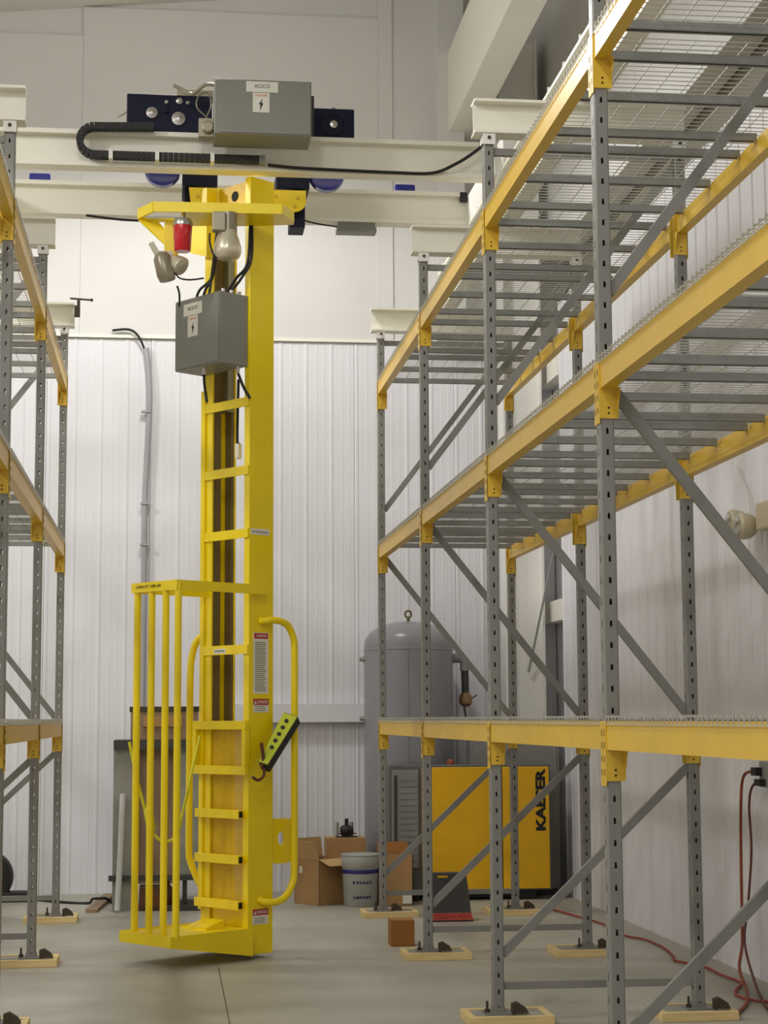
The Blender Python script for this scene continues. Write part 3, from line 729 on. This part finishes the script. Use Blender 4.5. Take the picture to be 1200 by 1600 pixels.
# crane parts scaled up about the camera eye, stand between the far two bays (rungs at 0.30 m)
CRANE_EYE_SCALE = 1.077
br.location = (0.4846, 13.1394, 5.518); br.scale = (CRANE_EYE_SCALE,) * 3
tl.location = (0.4846, 12.4932, 5.7818); tl.scale = (CRANE_EYE_SCALE,) * 3
ms.location = (0.4897, 12.8112, 0.0253); ms.scale = (CRANE_EYE_SCALE,) * 3
pd.location = (0.6543, 12.5981, 1.253); pd.scale = (CRANE_EYE_SCALE,) * 3
ly.location = (-0.0323, 12.6548, 0.8007); ly.scale = (CRANE_EYE_SCALE,) * 3

# ------------------------------------------------------------------ compressor, tank, cabinet
kc = thing('air_compressor', 'yellow fronted air compressor in a grey housing under the right rack', 'compressor', (2.72, 16.4, 0))
MB().box(1.975, 3.46, 16.275, 16.56, .085, 1.21).build('housing', KGREY, kc, bevel=.008)
MB().box(2.275, 3.005, 16.25, 16.275, .10, 1.19).build('front_panel', KYEL, kc, bevel=.004)
MB().box(3.012, 3.44, 16.25, 16.275, .10, 1.19).build('front_panel', KYEL, kc, bevel=.004)
iv = MB().box(2.0, 2.24, 16.257, 16.275, .30, 1.17).build('air_inlet', CABG, kc)
MB().box(2.02, 2.05, 16.253, 16.257, .35, 1.12).build('inlet_slot', DKGREY, iv)
for i in range(14):
    MB().box(2.075, 2.225, 16.252, 16.257, .36 + i * .055, .39 + i * .055).build('louvre', CABG, iv)
for (x0, x1) in ((2.03, 2.25), (3.17, 3.32)):
    MB().box(x0, x1, 16.3, 16.54, 0, .085).build('skid', BLACK, kc)
MB().box(2.3, 3.12, 16.35, 16.4, 0.02, .085).build('skid_rail', BLACK, kc)
text('maker_lettering', 'KAESER', .115, (3.365, 16.2495, .885), (0, 0, 1), (-1, 0, 0), INK, kc, width=.56, bold=.006)
MB().lathe((2.56, 16.4, 1.21), [(.04, 0), (.035, .03), (.015, .05)], 12).build('lifting_cap', ORC, kc)

tk = thing('air_receiver_tank', 'tall grey upright air tank with lifting eye behind the compressor', 'tank', (2.262, 17.030, 0))
pr = [(.30, .02), (.395, .06), (.424, .14), (.424, 2.30)]
pr += [(.424 * math.cos(a), 2.30 + .25 * math.sin(a)) for a in [math.pi / 2 * i / 9 for i in range(1, 9)]] + [(.02, 2.55)]
pr = [(r if i < 4 else min(.424, .424 * (max(0, 1 - ((h - 2.30) / .25) ** 2.6)) ** .5 if h > 2.30 else r), h) for i, (r, h) in enumerate(pr)]
MB().lathe((2.262, 17.030, 0), pr, 48).build('shell', TANKG, tk, smooth=True)
MB().lathe((2.262, 17.030, 2.27), [(.424, 0), (.428, .004), (.428, .012), (.424, .016)], 48).build('weld_seam', TANKG, tk, smooth=True)
MB().box(2.20, 2.206, 16.604, 16.610, .2, 2.27).build('weld_seam', TANKG, tk)
MB().tube([(2.262 + .03 * math.cos(a), 17.030, 2.62 + .033 * math.sin(a)) for a in [2 * math.pi * i / 16 for i in range(16)]], .010, 8, closed=True).build('lifting_eye', DARKS, tk, smooth=True)
MB().cyl((2.262, 17.030, 2.54), (2.262, 17.030, 2.59), .016, n=10).build('eye_shank', DARKS, tk)
for z in (2.19, 1.63):
    MB().lathe((1.84, 17.010, z), [(.03, .01), (.03, -.015), (.022, -.02), (.022, -.05)], 12, 'x').build('port_fitting', CHROME, tk)
MB().tube(curve_pts([(2.685, 17.010, 2.20), (2.75, 17.010, 2.20), (2.785, 17.010, 2.185), (2.80, 17.010, 2.14), (2.80, 17.010, 2.08)]), .046, 12).build('elbow', TANKG, tk, smooth=True)
MB().cyl((2.80, 17.010, 2.09), (2.805, 17.010, 1.86), .036, n=12).build('outlet_pipe', DKGREY, tk, smooth=True)
MB().lathe((2.805, 17.010, 1.74), [(.03, 0), (.062, .03), (.062, .09), (.04, .13)], 14).build('ball_valve', BRASS, tk, smooth=True)
MB().bar((2.85, 17.000, 1.81), (2.915, 17.000, 1.85), .014, .012).build('valve_handle', DKGREY, tk)
MB().cyl((2.81, 17.010, 1.74), (2.815, 17.010, 1.65), .018, n=10).build('drain_pipe', CHROME, tk)
MB().cyl((2.785, 16.980, 1.74), (2.80, 16.980, 1.64), .008, n=8).build('drain_lever', DKGREY, tk)
for a in (.6, 2.2, 3.9, 5.4):
    MB().box(2.262 + .33 * math.cos(a) - .04, 2.262 + .33 * math.cos(a) + .04, 17.030 + .33 * math.sin(a) - .04, 17.030 + .33 * math.sin(a) + .04, 0, .1).build('leg', TANKG, tk)

cb = thing('dryer_cabinet', 'plain grey cabinet behind the compressor in the corner', 'cabinet', (3.3, 16.75, 0))
MB().box(2.78, 3.62, 16.62, 16.82, .06, 1.5).build('body', CABG, cb, bevel=.008)
MB().box(2.80, 3.60, 16.64, 16.8, 0, .06).build('plinth', DKGREY, cb)
MB().box(2.81, 3.59, 16.61, 16.62, .1, 1.46).build('door', CABG, cb, bevel=.003)

# ------------------------------------------------------------------ boxes, pail and small things
def open_box(name, label, c, ang, lx, ly_, h, flaps, mt, mf):
    t = thing(name, label, 'box', (c[0], c[1], 0))
    ca, sa = math.cos(ang), math.sin(ang)
    X = Vector((ca, sa, 0)); Y = Vector((-sa, ca, 0)); C0 = Vector((c[0], c[1], 0)); th = .005
    def hb(mb, x0, x1, y0, y1, z0, z1):
        P = lambda a, b, z: C0 + X * a + Y * b + Vector((0, 0, z))
        mb.hexa([P(x0, y0, z0), P(x1, y0, z0), P(x1, y1, z0), P(x0, y1, z0), P(x0, y0, z1), P(x1, y0, z1), P(x1, y1, z1), P(x0, y1, z1)]); return mb
    b = MB(); hx, hy = lx / 2, ly_ / 2
    hb(b, -hx, hx, -hy, -hy + th, 0, h); hb(b, -hx, hx, hy - th, hy, 0, h); hb(b, -hx, -hx + th, -hy, hy, 0, h); hb(b, hx - th, hx, -hy, hy, 0, h); hb(b, -hx, hx, -hy, hy, 0, th)
    b.build('carton_body', mt, t)
    for (side_, ang_, ln) in flaps:
        if side_ in 'FB':
            s = -1 if side_ == 'F' else 1
            p0 = C0 + Y * (s * hy) + Vector((0, 0, h)); al = X; wd = lx
            d = Y * (s * math.cos(ang_)) + Vector((0, 0, math.sin(ang_)))
        else:
            s = -1 if side_ == 'L' else 1
            p0 = C0 + X * (s * hx) + Vector((0, 0, h)); al = Y; wd = ly_
            d = X * (s * math.cos(ang_)) + Vector((0, 0, math.sin(ang_)))
        nrm = al.cross(d).normalized() * .004
        q = [p0 - al * wd / 2, p0 + al * wd / 2, p0 + al * wd * .48 + d * ln, p0 - al * wd * .48 + d * ln]
        MB().hexa([q[0], q[1], q[2], q[3], q[0] + nrm, q[1] + nrm, q[2] + nrm, q[3] + nrm]).build('flap', mf, t)
    return t
ob = open_box('cardboard_box', 'open cardboard box with spread flaps left of the oil pail', (1.36, 16.28), .62, .33, .34, .40, [('F', -.35, .15), ('B', 1.45, .17), ('L', 1.3, .16), ('R', -.25, .16)], CARD, CARDL)
MB().box(1.165, 1.205, 16.232, 16.236, .27, .33).build('white_label', PLATE, ob)
tb = open_box('cardboard_box', 'tall cardboard box standing behind the oil pail', (2.0, 16.06), .0, .28, .28, .44, [('B', 1.2, .10)], CARD, CARDD)
MB().box(2.05, 2.13, 15.915, 15.919, .02, .12).build('white_label', PLATE, tb)
# carton with the valve on top
cd = thing('carton', 'closed brown carton behind the pail with a black valve on it', 'box', (1.65, 16.72, 0))
MB().box(1.44, 1.80, 16.58, 16.86, 0, .55).build('carton_body', CARD, cd, bevel=.004)
MB().box(1.44, 1.80, 16.70, 16.74, .55, .552).build('tape', CARDL, cd)
vl = thing('pipe_valve', 'black valve with white fittings lying on the brown carton', 'valve', (1.620, 16.65, .5525))
MB().lathe((1.570, 16.66, .61), [(.03, 0), (.05, .02), (.055, .07), (.045, .11), (.03, .12)], 14, 'x').build('body', BLACK, vl, smooth=True)
MB().cyl((1.630, 16.66, .66), (1.630, 16.66, .72), .018, n=10).build('stem', BLACK, vl)
for x in (1.540, 1.675):
    MB().cyl((x, 16.66, .563), (x, 16.66, .69), .018, n=10).build('fitting', CHROME, vl)
MB().cyl((1.540, 16.66, .59), (1.720, 16.66, .59), .012, n=10).build('pipe', CHROME, vl)
MB().box(1.530, 1.730, 16.63, 16.69, .5525, .562).build('base', DKGREY, vl)

pa = thing('oil_pail', 'grey lubricant pail with a blue stripe in front of the boxes', 'pail', (1.688, 16.00, 0))
MB().lathe((1.688, 16.00, 0), [(.143, 0), (.148, .01), (.160, .31), (.160, .325), (.163, .33), (.170, .345), (.172, .43), (.165, .44)], 32).build('shell', PAILM, pa, smooth=True)
MB().lathe((1.688, 16.00, .285), [(.1598, 0), (.1615, .003), (.1622, .032), (.1606, .035)], 32).build('stripe', PAILB, pa, smooth=True)
MB().lathe((1.688, 16.00, .435), [(.172, 0), (.175, .008), (.170, .016), (.05, .02)], 32).build('lid', PAILM, pa, smooth=True)
def ptext(body, size, z, width, r):
    o = text('pail_lettering', body, size, (0, 0, 0), (1, 0, 0), (0, 1, 0), PAILB, pa, width=width, bold=.0022)
    for v in o.data.vertices:
        v.co += Vector(root_loc(pa)); a = v.co.x / r; zz = z + v.co.y
        v.co = Vector((1.688 + (r + .001) * math.sin(a), 16.00 - (r + .001) * math.cos(a), zz)) - Vector(root_loc(pa))
ptext('Mobil', .075, .222, .17, .155)
ptext('Synthetic', .042, .135, .165, .151)
ptext('Lubricant', .042, .088, .165, .150)

sb = thing('small_carton', 'small dark brown carton on the floor beside the second rack post', 'box', (1.69, 13.2, 0))
MB().box(1.602, 1.775, 13.12, 13.29, 0, .185).build('carton_body', CARDD, sb, bevel=.003)
MB().box(1.602, 1.775, 13.195, 13.215, .185, .1856).build('tape', CARD, sb)

# dark display stand with a red lettered strip
st = thing('floor_stand', 'dark grey sloping floor stand with a red lettered strip in front of the compressor', 'stand', (2.29, 14.7, 0))
sb_ = MB(); sb_.prism([(2.125, 14.62, .0), (2.46, 14.62, 0), (2.445, 14.66, .08), (2.415, 14.70, .38), (2.13, 14.70, .38), (2.128, 14.66, .08)], (0, .12, 0)); sb_.build('body', DKGREY, st)
MB().prism([(2.127, 14.619, .012), (2.458, 14.619, .012), (2.446, 14.652, .066), (2.129, 14.652, .066)], (0, -.004, 0)).build('red_strip', REDB, st)
text('strip_lettering', 'CUSHAFCH', .05, (2.287, 14.63, .042), (1, 0, 0), (0, .5, .86), REDP, st, width=.29)
MB().box(2.18, 2.26, 14.688, 14.698, .345, .36).build('yellow_tab', KYEL, st)

# steel stand by the far wall with things in it
sd_ = thing('steel_stand', 'grey steel stand against the far wall behind the yellow platform bars', 'stand', (-.09, 16.2, 0))
MB().box(-.47, .30, 15.80, 16.6, 1.38, 1.455).build('header', DKGREY, sd_)
MB().box(-.47, -.28, 15.86, 16.6, .0, 1.38).build('side_panel', STEELP, sd_)
MB().box(-.28, .06, 15.97, 16.02, .22, 1.38).build('back_board', BROWNB, sd_)
MB().box(.06, .28, 15.88, 16.6, .28, 1.38).build('side_panel', STEELP, sd_)
MB().box(-.50, .30, 15.79, 15.85, .26, .305).build('shelf_bar', DKGREY, sd_)
MB().box(-.02, .28, 15.80, 16.3, 0, .05).build('base_plate', DKGREY, sd_)
MB().box(.13, .17, 15.9, 15.95, .05, .28).build('leg', DKGREY, sd_)
tag(MB().tube([(-.42, 15.74, .021), (-.40, 15.76, .5), (-.385, 15.77, 1.0)], .026, 12).build('leaning_pipe', PIPEW, smooth=True), 'white pipe leaning against the grey steel stand', 'pipe')
wc = thing('wooden_crate', 'brown wooden crate on top of the grey steel stand', 'crate', (-.03, 16.2, 1.456))
MB().box(-.33, .26, 15.95, 16.5, 1.456, 1.74).build('body', BROWNB, wc, bevel=.004)
MB().box(-.34, .27, 15.94, 16.51, 1.70, 1.745).build('lid', RUST, wc)
MB().box(-.22, .12, 15.93, 15.949, 1.57, 1.66).build('slat', CARD, wc)
gb = MB(); gb.lathe((.0, 15.92, .05), [(.05, 0), (.055, .01), (.055, .13), (.02, .17), (.018, .22)], 16)
tag(gb.build('glass_bottle', mat('amber_glass', (86, 48, 20), .15, vary=.1), smooth=True), 'dark amber bottle on the base of the steel stand', 'bottle')
tag(MB().box(-.24, -.06, 15.9, 16.15, 0, .2).build('scrap_block', mat('brown_scrap', (110, 72, 46), .8, vary=.25, scale=9), bevel=.01), 'brown block on the floor inside the steel stand', 'block')
tag(MB().bar((-.64, 15.78, .016), (-.53, 17.2, .016), .10, .03).build('floor_plank', BROWNB), 'worn plank lying on the floor left of the steel stand', 'plank')
tag(MB().tube(curve_pts([(-1.9, 17.1, .012), (-1.57, 17.2, .012), (-1.28, 17.0, .012), (-.92, 16.62, .012), (-.7, 16.5, .012), (-.66, 16.47, .05), (-.6, 16.46, .055), (-.54, 16.5, .05), (-.5, 16.6, .012), (-.49, 16.9, .012)]), .012, 8).build('floor_cable', BLACK), 'black cable lying on the floor along the far wall', 'cable')
# hose reel-like coil at the left edge
cn = thing('drum_fan', 'dark round fan housing standing by the far wall at the left edge', 'fan', (-1.62, 16.9, 0))
MB().lathe((-1.62, 16.9, .22), [(.16, -.09), (.22, -.08), (.23, -.04), (.23, .06), (.2, .09)], 32, 'y').build('housing', BLACK, cn, smooth=True)
MB().box(-1.86, -1.24, 16.8, 17.0, 0, .09).build('base', BLACK, cn, bevel=.015)

# conduit on the far wall
cq = thing('wall_conduit', 'grey conduit running down the far wall left of the mast', 'conduit', (-.24, 17.46, 1.5))
MB().tube(curve_pts([(-.25, 17.455, 5.24), (-.215, 17.45, 4.9), (-.215, 17.45, 4.5), (-.245, 17.45, 3.75), (-.245, 17.45, 2.9), (-.25, 17.45, 1.8), (-.25, 17.45, .9)]), .028, 10).build('pipe', CONDUIT, cq, smooth=True)
MB().tube(curve_pts([(-.58, 17.44, 5.41), (-.42, 17.43, 5.42), (-.33, 17.43, 5.36), (-.26, 17.45, 5.22)]), .012, 6).build('wire', BLACK, cq)
for z in (4.6, 3.7, 3.3):
    MB().box(-.29, -.20, 17.415, 17.47, z, z + .02).build('clip', CONDUIT, cq)

# right wall: twin head emergency light, socket box and cords
em = thing('emergency_light', 'beige twin head emergency light on the right wall', 'light', (3.6, 10.6, 2.74))
MB().box(3.56, 3.672, 10.2, 10.62, 2.76, 2.93).build('battery_case', BEIGE, em, bevel=.015)
for (y, z) in ((10.88, 2.84), (10.7, 2.80)):
    MB().lathe((3.56, y, z), [(.05, .03), (.075, .0), (.085, -.05), (.085, -.07), (.07, -.085)], 20, 'x').build('lamp_head', BEIGE, em, smooth=True)
    MB().lathe((3.56, y, z), [(.066, -.086), (.05, -.095), (.02, -.1)], 20, 'x').build('lens', CHROME, em, smooth=True)
MB().bar((3.6, 10.9, 2.84), (3.6, 10.6, 2.84), .03, .03).build('arm', BEIGE, em)
MB().tube(curve_pts([(3.66, 11.25, 3.25), (3.66, 11.05, 3.05), (3.65, 10.98, 2.92)]), .006, 6).build('wire', PIPEW, em)
sk = thing('socket_box', 'grey double socket box on the right wall below the lowest beam', 'socket', (3.65, 10.8, 1.22))
MB().box(3.62, 3.672, 10.6, 10.86, 1.20, 1.36).build('box', BOXG, sk, bevel=.006)
MB().box(3.64, 3.672, 10.70, 10.74, .02, 1.2).build('conduit', CONDUIT, sk)
MB().box(3.58, 3.62, 10.80, 10.90, 1.27, 1.32).build('plug', BLACK, sk)
MB().box(3.58, 3.62, 10.74, 10.84, 1.21, 1.25).build('plug', BLACK, sk)
tag(MB().tube(curve_pts([(3.60, 10.90, 1.297), (3.60, 11.1, 1.26), (3.60, 11.17, 1.1), (3.6, 11.2, .74), (3.59, 11.18, .43), (3.56, 11.1, .22), (3.5, 10.98, .09), (3.42, 10.6, .02), (3.25, 10.1, .014), (3.05, 9.72, .014)]), .010, 8).build('extension_cord', ORC), 'orange extension cord hanging from the wall socket to the floor', 'cord')
tag(MB().tube(curve_pts([(3.61, 10.84, 1.24), (3.61, 10.98, 1.19), (3.61, 11.04, 1.07), (3.61, 11.02, .8), (3.60, 11.08, .48), (3.57, 11.08, .24), (3.5, 10.7, .06), (3.40, 10.25, .012), (3.25, 9.6, .012)]), .008, 8).build('power_cord', BRNC), 'thin dark brown cord hanging beside the orange extension cord', 'cord')
hp = [(3.24, 15.4), (3.35, 14.7), (3.42, 14.13), (3.40, 13.4), (3.48, 13.16), (3.49, 12.7), (3.43, 12.2), (3.38, 12.0), (3.44, 11.8), (3.49, 11.6), (3.48, 11.3), (3.5, 10.95), (3.40, 10.72), (3.32, 10.5), (3.34, 10.3), (3.45, 10.15), (3.56, 10.0)]
tag(MB().tube(curve_pts([(x, y, .012) for x, y in hp], 3), .008, 8).build('air_hose', REDB), 'red air hose zigzagging on the floor along the right wall', 'hose')
